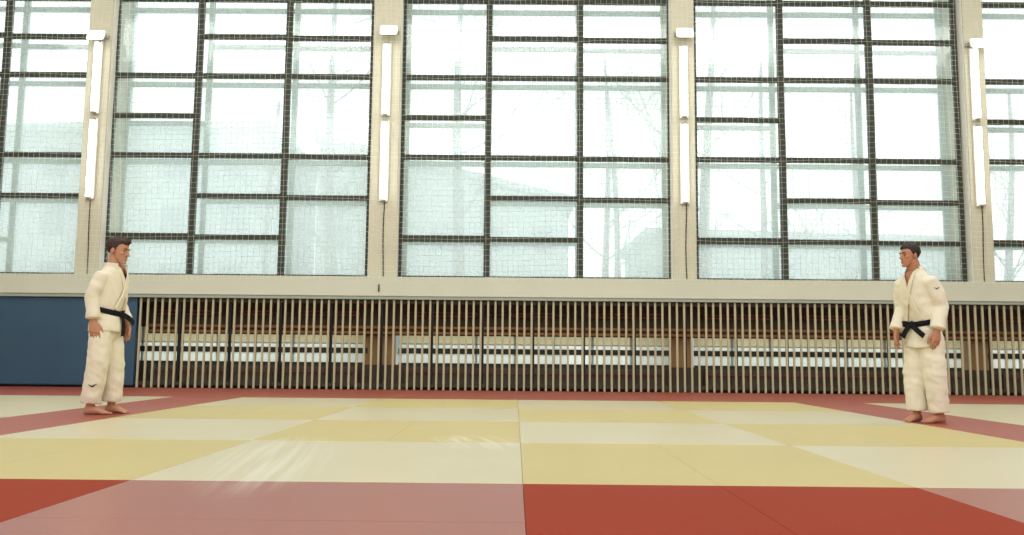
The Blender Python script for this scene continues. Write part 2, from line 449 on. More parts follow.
for j in range(nz):
    for i in range(nx):
        bm.faces.new((gridv[j][i], gridv[j][i + 1], gridv[j + 1][i + 1], gridv[j + 1][i]))
net = link('safety_net', bm, M['net'])
wf = net.modifiers.new('cords', 'WIREFRAME'); wf.thickness = .006; wf.use_even_offset = False; wf.use_replace = True
tag(net, 'fine white safety net hanging in front of all the tall windows', 'net')

# ------------------------------------------------------------------ slatted screen
SP = .1325
SX0 = -6.968
NS = 7
YS = 15.44
slat_me = None
def words(n):
    return ['first', 'second', 'third', 'fourth', 'fifth', 'sixth', 'seventh', 'eighth', 'ninth', 'tenth', 'eleventh', 'twelfth', 'thirteenth', 'fourteenth', 'fifteenth', 'sixteenth', 'seventeenth', 'eighteenth', 'nineteenth', 'twentieth'][n - 1]
def make_section():
    r = empty('slatted_screen', (0, YS, 0))
    for k in range(NS):
        bm = bmesh.new(); x = (k + .5) * SP
        box(bm, x - .019, x + .019, -.016, .016, .0, 1.63, .005)
        link('slat', bm, M['slat'], r)
    bm = bmesh.new(); box(bm, .005, NS * SP - .005, .018, .05, 1.56, 1.61); link('top_rail', bm, M['rail'], r)
    bm = bmesh.new(); box(bm, .005, NS * SP - .005, .018, .05, .05, .11); link('bottom_rail', bm, M['rail'], r)
    bm = bmesh.new(); box(bm, NS * SP - .185, NS * SP - .145, .055, .12, 0, 1.63); link('post', bm, M['post'], r)
    return r
def copy_tree(o, parent=None):
    c = o.copy(); COL.objects.link(c); c.parent = parent
    for ch in list(o.children): copy_tree(ch, c)
    return c
sec0 = make_section()
NSEC = 18
for k in range(NSEC):
    o = sec0 if k == 0 else copy_tree(sec0)
    o.location = (SX0 + k * NS * SP, YS, 0)
    tag(o, '%s section of the beige slatted screen counted from the blue wall pad' % words(k + 1), 'screen', 'sections of the slatted screen under the ledge')

# blue wall pads
def make_pad(x0, x1):
    r = empty('wall_pad', ((x0 + x1) / 2, 15.50, 0)); hw = (x1 - x0) / 2
    bm = bmesh.new(); box(bm, -hw, hw, -.06, .10, .03, 1.64, .02); link('padding', bm, M['blue_pad'], r)
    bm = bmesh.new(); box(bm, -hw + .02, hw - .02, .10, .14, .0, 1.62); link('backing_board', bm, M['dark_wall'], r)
    return r
tag(make_pad(-13.4, -6.975), 'blue padded wall panel behind the left man', 'wall pad')

# heating pipes and finned heaters behind the slats
PL = ['', 'left of the second pillar', 'under the middle window', 'left of the right man', 'at the right edge']
for i in (1, 2, 3, 4):
    x0, x1 = BAYS[i][0] + .15, min(BAYS[i][1] - .15, 11.5)
    if i == 1: x0 = -6.8
    r = empty('heating_pipe', ((x0 + x1) / 2, 15.85, 1.39)); hw = (x1 - x0) / 2
    segs = [(-hw, -hw * .45), (-hw * .2, hw * .15), (hw * .4, hw)]
    for a, b in segs:
        bm = bmesh.new()
        tube(bm, [(a, 0, .03), (b - .03, 0, .03), (b, 0, .02), (b, 0, -.02), (b - .03, 0, -.035), (a, 0, -.035)], .014, 8)
        link('pipe_loop', bm, M['pipe'], r, True)
    bm = bmesh.new(); tube(bm, [(-hw, .04, -.0), (hw, .04, -.0)], .03, 8); link('header_pipe', bm, M['dark_wall'], r, True)
    tag(r, 'brown heating pipe loops high behind the slats %s' % PL[i], 'heating pipe', 'heating pipes behind the slats')
    r = empty('finned_heater', ((x0 + x1) / 2, 15.84, 0))
    bm = bmesh.new(); box(bm, -hw, hw, -.05, .06, .06, .40)
    for q in range(int(hw * 2 / .08)): box(bm, -hw + q * .08, -hw + q * .08 + .012, -.075, -.05, .08, .38)
    link('fin_body', bm, M['radiator'], r)
    bm = bmesh.new(); tube(bm, [(-hw, -.09, .30), (hw, -.09, .30)], .012, 8); link('pipe', bm, M['pipe'], r, True)
    tag(r, 'low dark finned heater at floor level behind the slats %s' % PL[i], 'heater', 'finned heaters behind the slats')

# ------------------------------------------------------------------ judo mats
GLARE_SCUFFS = [(-1.55, 5.35, .42, 1.55, .144), (-.32, 6.45, .42, .62, .25)]  # painted glare patches with wipe marks: centre, radii, turn
RED, WHITE, YEL = lin(146, 50, 24), lin(204, 195, 158), lin(192, 178, 118)
MM = {}
MM['red', 'border'] = mat_weave('red mat vinyl, matt', lin(150, 58, 40), .55, .5, True, (1, .95, .82), coat=.5)
for nm, c in (('red', RED), ('white', WHITE), ('yellow', YEL)):
    MM[nm, 'x'] = mat_weave(nm + ' mat vinyl, weave across', c, .34, .85, True, (1, .95, .80), glare_scuff=.45, coat=.6)
    MM[nm, 'y'] = mat_weave(nm + ' mat vinyl, weave along', c, .66, .14 if nm == 'red' else .3, False, glare_scuff=.4, coat=.6 if nm == 'yellow' else 0)
mesh_cache = {}
def mat_mesh(w, d):
    key = (w, d)
    if key not in mesh_cache:
        bm = bmesh.new(); box(bm, -w / 2 + .001, w / 2 - .001, -d / 2 + .001, d / 2 - .001, -.05, 0, .0015)
        me = bpy.data.meshes.new('judo_mat'); bm.to_mesh(me); bm.free(); mesh_cache[key] = me
    return mesh_cache[key]
def visible(x0, x1, y0, y1):
    n = 0
    for a in range(9):
        for b in range(9):
            q = project((x0 + (x1 - x0) * (a + .5) / 9, max(y0 + (y1 - y0) * (b + .5) / 9, .3), 0))
            if q and -1 <= q[0] <= 1025 and -1 <= q[1] <= 536: n += 1
    return n >= 1
def put_mat(cx, cy_, w, d, colr, ori, label, group):
    if not visible(cx - w / 2, cx + w / 2, cy_ - d / 2, cy_ + d / 2): return
    me = mat_mesh(w, d).copy(); me.materials.append(MM[colr, ori])
    o = bpy.data.objects.new('judo_mat', me); COL.objects.link(o); o.location = (cx, cy_, 0)
    tag(o, label, 'mat', group)
def block(x0, y0, colr, ori, place, group):
    if ori == 'x':
        for q, wd in ((0, 'nearer'), (1, 'farther')):
            put_mat(x0 + 1, y0 + .5 + q, 2, 1, colr, 'x', '%s mat, %s half of the pair %s' % (colr, wd, place), group)
    else:
        for q, wd in ((0, 'left'), (1, 'right')):
            put_mat(x0 + .5 + q, y0 + 1, 1, 2, colr, 'y', '%s mat, %s half of the pair %s' % (colr, wd, place), group)
colw = {-4: 'second left of centre seam', -2: 'first left of centre seam', 0: 'first right of centre seam', 2: 'second right of centre seam'}
roww = ['first', 'second', 'third', 'fourth']
for x0 in (-4, -2, 0, 2):
    for r_ in range(4):
        par = (x0 // 2 + r_) % 2          # chequered 2 m blocks
        colr, ori = ('white', 'x') if par == 1 else ('yellow', 'y')
        block(x0, Y0 + 2 * r_, colr, ori, '%s, %s pale row' % (colw[x0], roww[r_]), 'pale mats of the competition square')
    block(x0, Y0 - 2, 'red', 'x' if x0 in (-2, 2) else 'y', '%s, front red row' % colw[x0], 'red mats in the front row')
for s, sw in ((-1, 'left'), (1, 'right')):
    for r_ in range(1, 4):
        put_mat(s * 4.5, Y0 + 1 + 2 * r_, 1, 2, 'red', 'border', 'red mat in the %s border strip, beside %s pale row' % (sw, roww[r_]), 'red mats of the border strips')
        for c_, cwn in ((0, 'just outside'), (1, 'one block outside')):
            xx = s * (6 + 2 * c_) - 1
            block(xx, Y0 + 2 * r_, 'white', 'x', '%s the %s red strip, %s row' % (cwn, sw, roww[r_]), 'white mats outside the border strips')
for r_ in range(3):
    for c_ in range(-6, 6):
        dist = c_ + 1 if c_ >= 0 else -c_
        put_mat(c_ * 2 + 1, Y0 + 8.5 + r_, 2, 1, 'red', 'border',
                'red mat along the wall, %s row from the wall, %s %s of centre seam' % (words(3 - r_), words(dist), 'right' if c_ >= 0 else 'left'), 'red mats along the wall')

# ------------------------------------------------------------------ outside, seen through the dusty double glazing
bm = bmesh.new(); box(bm, -70, 70, 16.6, 110, -1.0, -.6)
tag(link('ground', bm, M['snow']), 'pale snowy ground outside the windows', 'ground', kind='structure')
def building(x0, x1, y, z1, z2, label, dep=12):
    r = empty('building', ((x0 + x1) / 2, y, -.6)); hw = (x1 - x0) / 2
    bm = bmesh.new()
    vs = [bm.verts.new(v) for v in ((-hw, 0, 0), (hw, 0, 0), (hw, 0, z2), (-hw, 0, z1), (-hw, dep, 0), (hw, dep, 0), (hw, dep, z2), (-hw, dep, z1))]
    for f in ((0, 1, 2, 3), (4, 7, 6, 5), (0, 4, 5, 1), (1, 5, 6, 2), (2, 6, 7, 3), (3, 7, 4, 0)): bm.faces.new([vs[q] for q in f])
    link('wall', bm, M['facade'], r)
    bm = bmesh.new()
    vs = [bm.verts.new(v) for v in ((-hw - .4, -.5, z1), (hw + .4, -.5, z2), (hw + .4, -.5, z2 + .4), (-hw - .4, -.5, z1 + .4), (-hw - .4, dep + .5, z1), (hw + .4, dep + .5, z2), (hw + .4, dep + .5, z2 + .4), (-hw - .4, dep + .5, z1 + .4))]
    for f in ((0, 1, 2, 3), (4, 7, 6, 5), (0, 4, 5, 1), (1, 5, 6, 2), (2, 6, 7, 3), (3, 7, 4, 0)): bm.faces.new([vs[q] for q in f])
    link('roof', bm, M['facade_roof'], r)
    nfl = max(1, int(min(z1, z2) // 3.2)); ncol = max(2, int(2 * hw // 3))
    for fl in range(nfl):
        for c in range(ncol):
            xx = -hw + (c + .5) * 2 * hw / ncol
            bm = bmesh.new(); box(bm, xx - .6, xx + .6, -.08, .1, 1.2 + fl * 3.2, 2.8 + fl * 3.2, .03); link('window', bm, M['facade_glass'], r)
    tag(r, label, 'building')
building(-34, -14, 46, 13.2, 13.6, 'pale hazy block seen through the leftmost window')
building(-12.5, 3.2, 52, 14.6, 10.6, 'pale hazy building with sloping roof behind the middle window')
building(8.0, 27, 50, 8.4, 8.0, 'low pale building seen through the window near the right man')

def tree(x, y, h, r0, lean, seed, label, nb=12):
    rnd = random.Random(seed)
    r = empty('bare_tree', (x, y, -.6))
    bm = bmesh.new(); pts = []; n = 9
    for i in range(n):
        t = i / (n - 1); pts.append(Vector((lean * h * t + .12 * math.sin(t * 5 + seed), .1 * math.sin(t * 4 + seed * 2), h * t)))
    tube(bm, pts, [r0 * (1 - .8 * i / (n - 1)) + .02 for i in range(n)], 10)
    link('trunk', bm, M['bark'], r, True)
    bm = bmesh.new()
    def branch(p, d, L, rad, lvl):
        q = [p]; dd = d.copy()
        for k in range(4):
            dd = (dd + Vector((rnd.uniform(-.25, .25), rnd.uniform(-.25, .25), rnd.uniform(-.05, .22)))).normalized()
            q.append(q[-1] + dd * L / 4)
        tube(bm, q, [rad * (1 - .18 * k) for k in range(5)], 5)
        if lvl < 3:
            for k in range(3):
                i = rnd.randint(1, 4)
                nd = (dd + Vector((rnd.uniform(-.9, .9), rnd.uniform(-.9, .9), rnd.uniform(-.2, .6)))).normalized()
                branch(q[i], nd, L * rnd.uniform(.45, .7), rad * .5, lvl + 1)
    for k in range(nb):
        t = rnd.uniform(.3, .97); i = int(t * (n - 1)); p = pts[i].lerp(pts[min(i + 1, n - 1)], t * (n - 1) - i)
        a = rnd.uniform(0, 2 * PI)
        branch(p, Vector((math.cos(a), math.sin(a), rnd.uniform(.3, .9))).normalized(), rnd.uniform(1.6, 3.2) * h / 11, r0 * .28 * (1.15 - t), 0)
    link('branches', bm, M['bark'], r, True)
    tag(r, label, 'tree', 'bare trees outside')
tree(-1.85, 25, 13, .21, .012, 1, 'bare thick-trunked tree outside the left column of the middle window')
tree(-5.6, 26, 13, .22, -.03, 2, 'bare tree leaning left outside the window behind the left man')
tree(5.6, 25, 13, .20, .02, 3, 'bare tree outside, right beside the third lit pillar')
tree(3.2, 29, 12, .14, -.02, 4, 'slim bare tree outside, left of the third lit pillar')
tree(4.2, 34, 13, .16, -.04, 5, 'slim bare tree outside, leaning behind the third lit pillar')
tree(8.6, 30, 12, .15, .03, 6, 'bare tree outside the window just left of the right man')
tree(13.6, 33, 12, .16, -.02, 7, 'bushy bare tree outside, above the right man')
tree(-9.6, 32, 11, .15, .02, 8, 'slim bare tree outside, right of the left man')
tree(-15.5, 31, 9, .17, .0, 9, 'bare tree outside the leftmost window')
tree(17.5, 30, 11, .16, .02, 10, 'bare tree outside the rightmost window')

# ------------------------------------------------------------------ people
def hand(bm, w, d, n, t, s=1.0, curl=.35):
    """w wrist, d finger direction, n palm normal, t thumb side"""
    w, d, n, t = Vector(w), Vector(d).normalized(), Vector(n).normalized(), Vector(t).normalized()
    rings = []
    for q, hw, th in ((-.03, .027, .021), (.0, .029, .020), (.03, .038, .018), (.065, .043, .016), (.092, .042, .013)):
        rings.append((w + d * q * s, t * hw * s, n * th * s))
    loft(bm, rings, 16)
    for i, (ln, off) in enumerate(((.072, .031), (.082, .0105), (.077, -.0105), (.060, -.031))):
        p = w + d * (.084 - abs(off - .005) * .25) * s + t * off * s
        pts = [p - d * .01]; a = curl * (.55 + .12 * i)
        dirv = (d * math.cos(a * .5) + n * math.sin(a * .5) + t * off * 1.6).normalized()
        acc = a * .5; cur = p
        for k, fr in enumerate((.45, .30, .25)):
            dv = (d * math.cos(acc) + n * math.sin(acc) + t * off * 1.8).normalized()
            cur = cur + dv * ln * fr * s; pts.append(cur.copy()); acc += a
        r = .0088 if i != 3 else .0078
        tube(bm, pts, [r * 1.05 * s, r * s, r * .95 * s, r * .75 * s], 8, ref=n)
    # thumb leaves the side of the palm near its base
    b0 = w + d * .018 * s + t * .026 * s
    b1 = w + d * .052 * s + t * .052 * s + n * .012 * s
    b2 = w + d * .082 * s + t * .058 * s + n * .020 * s
    b3 = w + d * .106 * s + t * .054 * s + n * .028 * s
    tube(bm, [b0, b1, b2, b3], [.015 * s, .0125 * s, .0105 * s, .0085 * s], 8, ref=n)

def foot(bm, p, yaw, s=1.0):
    """bare foot, p the ankle's point on the mat, toes towards -Y turned by yaw"""
    R = Matrix.Rotation(yaw, 3, 'Z')
    def T(x, y, z): return Vector(p) + R @ Vector((x * s, y * s, z * s))
    def V(x, y, z): return R @ Vector((x * s, y * s, z * s))
    rings = []
    for y, hw, h in ((.065, .018, .026), (.055, .030, .042), (.03, .034, .052), (-.02, .036, .050), (-.07, .040, .040), (-.12, .046, .027), (-.16, .046, .019), (-.175, .040, .014)):
        rings.append((T(0, y, h), V(hw, 0, 0), V(0, 0, h - .002)))
    loft(bm, rings, 16)
    loft(bm, [(T(0, .012, .03), V(.033, 0, 0), V(0, .046, 0)), (T(0, .008, .085), V(.034, 0, 0), V(0, .042, 0)), (T(0, .006, .13), V(.036, 0, 0), V(0, .040, 0)), (T(0, .006, .25), V(.045, 0, 0), V(0, .05, 0))], 14)
    return T, V

def toes(bm, T, V, side):
    for k in range(5):
        x = side * (.034 - .0175 * k); y = -.178 + .010 * k * (1 if k else 0)
        r = .0135 if k == 0 else .0088
        tube(bm, [T(x, y + .02, .013), T(x, y - .004, .013), T(x, y - (.02 if k == 0 else .014), .010)], [r, r, r * .7], 8, ref=(0, 0, 1))

def head_mesh(bm, Hm):
    """Hm: 4x4 to body space; face towards -Y, origin between the ears"""
    def P(x, y, z): return Hm @ Vector((x, y, z))
    R3 = Hm.to_3x3()
    def E(c, r, rot=None):
        ellipsoid(bm, P(*c), r, (R3 @ rot) if rot else R3, 18)
    E((0, .014, .038), (.076, .094, .084))
    rings = []
    for z, rx, yf, yb in ((.07, .062, -.075, .06), (.04, .068, -.083, .06), (.0, .067, -.083, .05), (-.03, .062, -.085, .035), (-.06, .055, -.086, .02), (-.085, .045, -.085, .0), (-.105, .031, -.082, -.03), (-.114, .018, -.075, -.045)):
        rings.append((P(0, (yf + yb) / 2, z), R3 @ Vector((rx, 0, 0)), R3 @ Vector((0, (yb - yf) / 2, 0))))
    loft(bm, rings, 22, 2.3)
    # nose
    loft(bm, [(P(0, -.080, .022), R3 @ Vector((.008, 0, 0)), R3 @ Vector((0, .010, .002))),
              (P(0, -.092, .0), R3 @ Vector((.009, 0, 0)), R3 @ Vector((0, .013, .004))),
              (P(0, -.101, -.018), R3 @ Vector((.013, 0, 0)), R3 @ Vector((0, .016, .005))),
              (P(0, -.098, -.030), R3 @ Vector((.016, 0, 0)), R3 @ Vector((0, .016, .003))),
              (P(0, -.088, -.036), R3 @ Vector((.012, 0, 0)), R3 @ Vector((0, .010, .0)))], 14)
    E((0, -.077, .026), (.052, .014, .010))
    E((.040, -.060, -.016), (.022, .020, .018)); E((-.040, -.060, -.016), (.022, .020, .018))
    E((0, -.088, -.056), (.024, .009, .0065)); E((0, -.087, -.068), (.021, .009, .0065))
    E((0, -.080, -.098), (.022, .015, .015))
    for s in (-1, 1):
        rot = Matrix.Rotation(s * .35, 3, 'Z')
        E((s * .076, .012, -.006), (.010, .021, .032), rot)

def hair_mesh(Hm, seed, quiff):
    bm = bmesh.new(); bmesh.ops.create_uvsphere(bm, u_segments=44, v_segments=28, radius=1)
    for v in bm.verts:
        c = v.co.copy()
        p = Vector((c.x * .083, c.y * .103 + .014, c.z * .094 + .042))
        n_ = noise.noise(c * 5 + Vector((seed, 0, 0))) * .006 + noise.noise(c * 16 + Vector((seed, 3, 0))) * .004
        p += c * n_
        # hairline: high over the forehead, round the ears, low at the nape
        front = -p.y
        if front > .045: lim = .070
        elif front > .012: lim = .070 - (.045 - front) / .033 * .062
        elif front > -.035: lim = .012
        else: lim = .012 - min(1, (-.035 - front) / .04) * .065
        lim += .004 * noise.noise(Vector((c.x * 9, c.y * 9, seed)))
        if p.z < lim:
            k = min(1, (lim - p.z) / .012); q = Vector((c.x * .055, c.y * .07 + .014, c.z * .06 + .03)); p = p.lerp(q, k)
        elif front > .02 and p.z > .07:
            w = min(1, (front - .02) / .05)
            p += Vector((0, -.010 * w, .016 * w)) * quiff * (1 + .5 * noise.noise(c * 12))
        v.co = Hm @ p
    return bm

def wrinkle(bm, amp, seed, scale=(9, 9, 5)):
    bm.normal_update()
    offs = []
    for v in bm.verts:
        p = v.co
        q = Vector((p.x * scale[0] + seed, p.y * scale[1], p.z * scale[2]))
        n1 = noise.noise(q); n2 = noise.noise(q * 2.3 + Vector((0, seed, 0)))
        rid = 1 - abs(noise.noise(Vector((p.x * 6 + seed, p.y * 6, p.z * 11 + p.x * 5)))) * 2
        offs.append(v.normal * amp * (n1 * .7 + n2 * .4 + rid * .35))
    for v, o in zip(bm.verts, offs): v.co += o

def person(loc, rz, P, mats, label):
    lean = P['lean']                         # forward offset of the shoulders, metres
    def ax(z):                               # spine offset (forward is -Y)
        t = max(0, (z - .95) / .5); return -lean * t ** 1.15
    skin, gi, hairm = mats
    sh_z = P['sh_z']
    # ---- body
    bm = bmesh.new()
    hm = Matrix.Translation((0, ax(1.55) - .015 + P['head_dy'], P['head_z'])) @ Matrix.Rotation(P['head_yaw'], 4, 'Z') @ Matrix.Rotation(P['head_pitch'], 4, 'X') @ Matrix.Scale(P['head_s'], 4)
    head_mesh(bm, hm)
    nb = hm @ Vector((0, .018, -.05))
    tube(bm, [(0, ax(sh_z) + .02, sh_z - .06), (0, ax(sh_z + .06) + .012, sh_z + .05), nb, nb + Vector((0, 0, .04))], [.082, .068, .064, .058], 16)
    rr = []
    for z, rx, ry in ((.84, .15, .10), (.95, .155, .105), (1.08, .135, .095), (1.22, .155, .105), (1.34, .17, .108), (sh_z - .02, .15, .085), (sh_z + .04, .08, .065)):
        rr.append(((0, ax(z), z), (rx, 0, 0), (0, ry, 0)))
    loft(bm, rr, 24)
    for s in (-1, 1):
        a = P['armL' if s > 0 else 'armR']
        S = Vector((s * (P.get('sh_x', .155) + .01), ax(sh_z) + .005 + P.get('sh_y', 0), sh_z - .06)); E_, W = Vector(a['elbow']), Vector(a['wrist'])
        tube(bm, [S - Vector((s * .05, 0, 0)), S, S.lerp(E_, .5), E_, E_.lerp(W, .35), W], [.05, .058, .05, .04, .042, .029], 12)
        hand(bm, W, a['d'], a['n'], a['t'], a.get('s', 1.02), a.get('curl', .35))
        f = P['footL' if s > 0 else 'footR']
        A = Vector((f[0], f[1], .1)); Hh = Vector((s * .085, ax(.9), .90)); K = Hh.lerp(A, .5) + Vector((s * .008, -.015, 0))
        tube(bm, [Hh + Vector((0, 0, .06)), Hh - Vector((0, 0, .05)), K, K.lerp(A, .35), A + Vector((0, .006, .02))], [.085, .082, .056, .054, .036], 14)
        T, V = foot(bm, (f[0], f[1], 0), f[2], 1.04); toes(bm, T, V, -s)
    bm = remeshed(bm, .0042, 3, .4)
    body = link('person', bm, skin, None, True)
    body.location = loc; body.rotation_euler = (0, 0, rz)
    tag(body, label, 'person')
    # ---- trousers
    bm = bmesh.new(); fl = P.get('flare', .098)
    loft(bm, [((0, 0, .78), (.13, 0, 0), (0, .105, 0)), ((0, 0, .88), (.18, 0, 0), (0, .135, 0)), ((0, ax(1.0), 1.0), (.165, 0, 0), (0, .125, 0)), ((0, ax(1.1), 1.1), (.15, 0, 0), (0, .11, 0))], 24)
    for s in (-1, 1):
        f = P['footL' if s > 0 else 'footR']
        A = Vector((f[0], f[1] + .006, f[3])); Hh = Vector((s * .088, 0, .86)); K = Hh.lerp(A, .5) + Vector((s * .01, -.02, 0))
        dn = (K - A).normalized()
        tube(bm, [Hh + Vector((0, 0, .08)), Hh, Hh.lerp(K, .5), K, K.lerp(A, .5), A + dn * .02, A, A + dn * .012, A + dn * .06],
             [.09, .112, .112, .105, fl + .002, fl, fl - .002, fl - .016, fl - .022], 20)
    bm = remeshed(bm, .009, 4)
    wrinkle(bm, .014, P['seed'], (7, 7, 8))
    bm.normal_update(); tbvh = BVHTree.FromBMesh(bm)
    tr = link('trousers', bm, gi, body, True)
    # ---- jacket
    bm = bmesh.new(); hem = P['hem']
    rr = [((0, .0, hem + .05), (.165, 0, 0), (0, .125, 0)), ((0, .0, hem + .006), (.18, 0, 0), (0, .147, 0)), ((0, .0, hem), (.194, 0, 0), (0, .160, 0))]
    bz = P['belt_z']
    for z, rx, ry in ((hem + .07, .190, .155), (bz - .06, .175, .140), (bz, .160, .126), (bz + .06, .170, .138), (1.22, .180, .146), (1.32, .185, .142), (sh_z - .06, .180, .124), (sh_z, .145, .106), (sh_z + .04, .098, .088), (sh_z + .085, .078, .078)):
        rr.append(((0, ax(z) + (.004 if z > 1.3 else 0), z), (rx, 0, 0), (0, ry, 0)))
    loft(bm, rr, 28)
    for s in (-1, 1):
        a = P['armL' if s > 0 else 'armR']
        S = Vector((s * P.get('sh_x', .155), ax(sh_z) + .008 + P.get('sh_y', 0), sh_z - .075)); E_, W = Vector(a['elbow']), Vector(a['wrist'])
        dn = (E_ - W).normalized(); C_ = W + dn * a.get('cuff', .02)
        tube(bm, [S - Vector((s * .085, 0, -.035)), S, S.lerp(E_, .5) + Vector((s * .012, .005, 0)), E_ + Vector((s * .006, .008, 0)), E_.lerp(C_, .5), C_ + dn * .012, C_, C_ + dn * .012, C_ + dn * .07],
             [.058, .076, .080, .072, .070, .073, .071, .056, .048], 18)
    bm = remeshed(bm, .0085, 4)
    # open the neckline in a V so the chest shows
    vz = P['vneck']
    kill = [f for f in bm.faces if (lambda c: c.z > vz and c.y < ax(c.z) - .02 and abs(c.x - .004) < (c.z - vz) * .36)(f.calc_center_median())]
    bmesh.ops.delete(bm, geom=kill, context='FACES')
    wrinkle(bm, .014, P['seed'] + 4, (7, 7, 5))
    bm.normal_update()
    bvh = BVHTree.FromBMesh(bm)
    jk = link('jacket', bm, gi, body, True)
    # ---- collar bands laid over the chest
    def front(x, z):
        best = None
        h = bvh.ray_cast(Vector((x, -1, z)), Vector((0, 1, 0)))
        return h[0].y if h[0] and h[0].y < ax(z) + .02 else None
    for s, lift in ((-1, .010), (1, .018)):
        path = []
        for t in [i / 22 for i in range(23)]:
            z = (sh_z + .045) * (1 - t) + (bz + .01) * t
            x = s * .082 * (1 - t) - s * .085 * t + .0
            path.append((x, z))
        bm = bmesh.new(); rows = []
        yprev = None
        # round the back of the neck first
        pts = []
        for j in range(6):
            a = PI / 2 - j / 6 * PI / 2 * 1.05
            pts.append((Vector((s * .086 * math.cos(a), ax(sh_z) + .012 + .088 * math.sin(a), sh_z + .062 - .012 * j / 6)), Vector((s * math.cos(a), math.sin(a), .25)).normalized(), Vector((0, 0, 1))))
        for x, z in path:
            y = front(x + s * .012, z)
            if y is None: y = yprev if yprev is not None else ax(z) - .07
            if yprev is not None: y = yprev + max(-.03, min(.03, y - yprev))
            yprev = y
            pts.append((Vector((x, y - lift, z)), Vector((s * .25, -1, .15)).normalized(), Vector((0, 0, 1)).lerp(Vector((-s * .92, 0, .385)), min(1, len(pts) / 11 - .5)).normalized()))
        for p, nrm, wd in pts:
            w2 = wd * .024; tk = nrm * .007
            rows.append([bm.verts.new(p + w2 + tk), bm.verts.new(p - w2 + tk), bm.verts.new(p - w2 - tk), bm.verts.new(p + w2 - tk)])
        for A, B in zip(rows, rows[1:]):
            for k in range(4): bm.faces.new((A[k], A[(k + 1) % 4], B[(k + 1) % 4], B[k]))
        bm.faces.new(rows[0]); bm.faces.new(rows[-1])
        link('lapel', bm, M['lapel'], jk, False)
    # ---- belt: band, knot, two tails
    bm = bmesh.new(); n = 48; rows = []
    for i in range(n):
        a = 2 * PI * i / n; ca, sa = math.cos(a), math.sin(a)
        dirv = Vector((ca, sa, 0)); cz = bz + .01 + .042 * sa
        h = bvh.ray_cast(Vector((0, ax(bz), cz)) + dirv * .5, -dirv)
        rad = (h[0] - Vector((0, ax(bz), cz))).length if h[0] else .17
        rad = min(rad, .215) if abs(ca) < .8 else min(rad, .185)
        rows.append((dirv, cz, rad))
    sm = [(rows[i - 1][2] + rows[i][2] * 2 + rows[(i + 1) % n][2]) / 4 for i in range(n)]
    vs = []
    for (dirv, cz, _), rad in zip(rows, sm):
        c = Vector((0, ax(bz), cz)); o = dirv * (rad + .011); ii = dirv * (rad - .004)
        vs.append([bm.verts.new(c + o + Vector((0, 0, .028))), bm.verts.new(c + o + Vector((0, 0, -.028))), bm.verts.new(c + ii + Vector((0, 0, -.028))), bm.verts.new(c + ii + Vector((0, 0, .028)))])
    for i in range(n):
        A, B = vs[i], vs[(i + 1) % n]
        for k in range(4): bm.faces.new((A[k], A[(k + 1) % 4], B[(k + 1) % 4], B[k]))
    bl = link('belt', bm, M['belt'], body, True)
    fy = ax(bz) - sm[int(n * .75)] - .016
    K = Vector((P.get('knot_x', 0), fy, bz - .034))
    bm = bmesh.new(); ellipsoid(bm, K, (.044, .024, .036)); ellipsoid(bm, K + Vector((.008, -.008, 0)), (.022, .026, .040))
    link('knot', bm, M['belt'], bl, True)
    for tl in P['tails']:
        bm = bmesh.new(); rows = []
        m_ = 9; dx, dy, dz = tl
        for i in range(m_):
            t = i / (m_ - 1)
            p = K + Vector((dx * t, -.006 + dy * t - .015 * math.sin(t * PI), dz * (t ** 1.15)))
            L = math.hypot(dx, dz); wv = Vector((-dz / L, 0, dx / L)) * .027
            tv = Vector((0, .004, 0))
            rows.append([bm.verts.new(p + wv - tv), bm.verts.new(p - wv - tv), bm.verts.new(p - wv + tv), bm.verts.new(p + wv + tv)])
        for A, B in zip(rows, rows[1:]):
            for k in range(4): bm.faces.new((A[k], A[(k + 1) % 4], B[(k + 1) % 4], B[k]))
        bm.faces.new(rows[0]); bm.faces.new(rows[-1])
        link('belt_end', bm, M['belt'], bl, False)
    # ---- hair, brows, eyes
    link('hair', hair_mesh(hm, P['seed'], P['quiff']), hairm, body, True)
    for s in (-1, 1):
        bm = bmesh.new(); tube(bm, [hm @ Vector((s * .014, -.090, .027)), hm @ Vector((s * .032, -.088, .032)), hm @ Vector((s * .050, -.077, .027))], [.004, .005, .003], 8)
        link('eyebrow', bm, hairm, body, True)
        bm = bmesh.new(); ellipsoid(bm, hm @ Vector((s * .031, -.0755, .006)), (.012, .009, .006)); link('eye', bm, M['eye'], body, True)
    return body, jk, tr, bvh, tbvh

def emblem_mesh():
    """small swooping bird-like mark, about 10 cm wide, in the XZ plane"""
    bm = bmesh.new()
    out = [(-.055, .022), (-.02, .006), (-.004, -.004), (.012, .010), (.055, .020), (.03, .002), (.004, -.022), (-.012, -.018), (-.03, .0)]
    f = [bm.verts.new((x, -.002, z)) for x, z in out]; b = [bm.verts.new((x, .002, z)) for x, z in out]
    bm.faces.new(f); bm.faces.new(b[::-1]); n = len(out)
    for i in range(n): bm.faces.new((f[i], b[i], b[(i + 1) % n], f[(i + 1) % n]))
    return bm
def place_emblem(parent, at, nrm, scale, m):
    o = link('emblem', emblem_mesh(), m, parent)
    nrm = Vector(nrm).normalized(); zz = Vector((0, 0, 1)); xx = zz.cross(-nrm).normalized() * -1
    xx = (-nrm).cross(zz).normalized(); zz = xx.cross(-nrm).normalized()
    mt = Matrix((xx, -nrm, zz)).transposed().to_4x4() @ Matrix.Scale(scale, 4); mt.translation = at
    o.matrix_local = mt
    return o

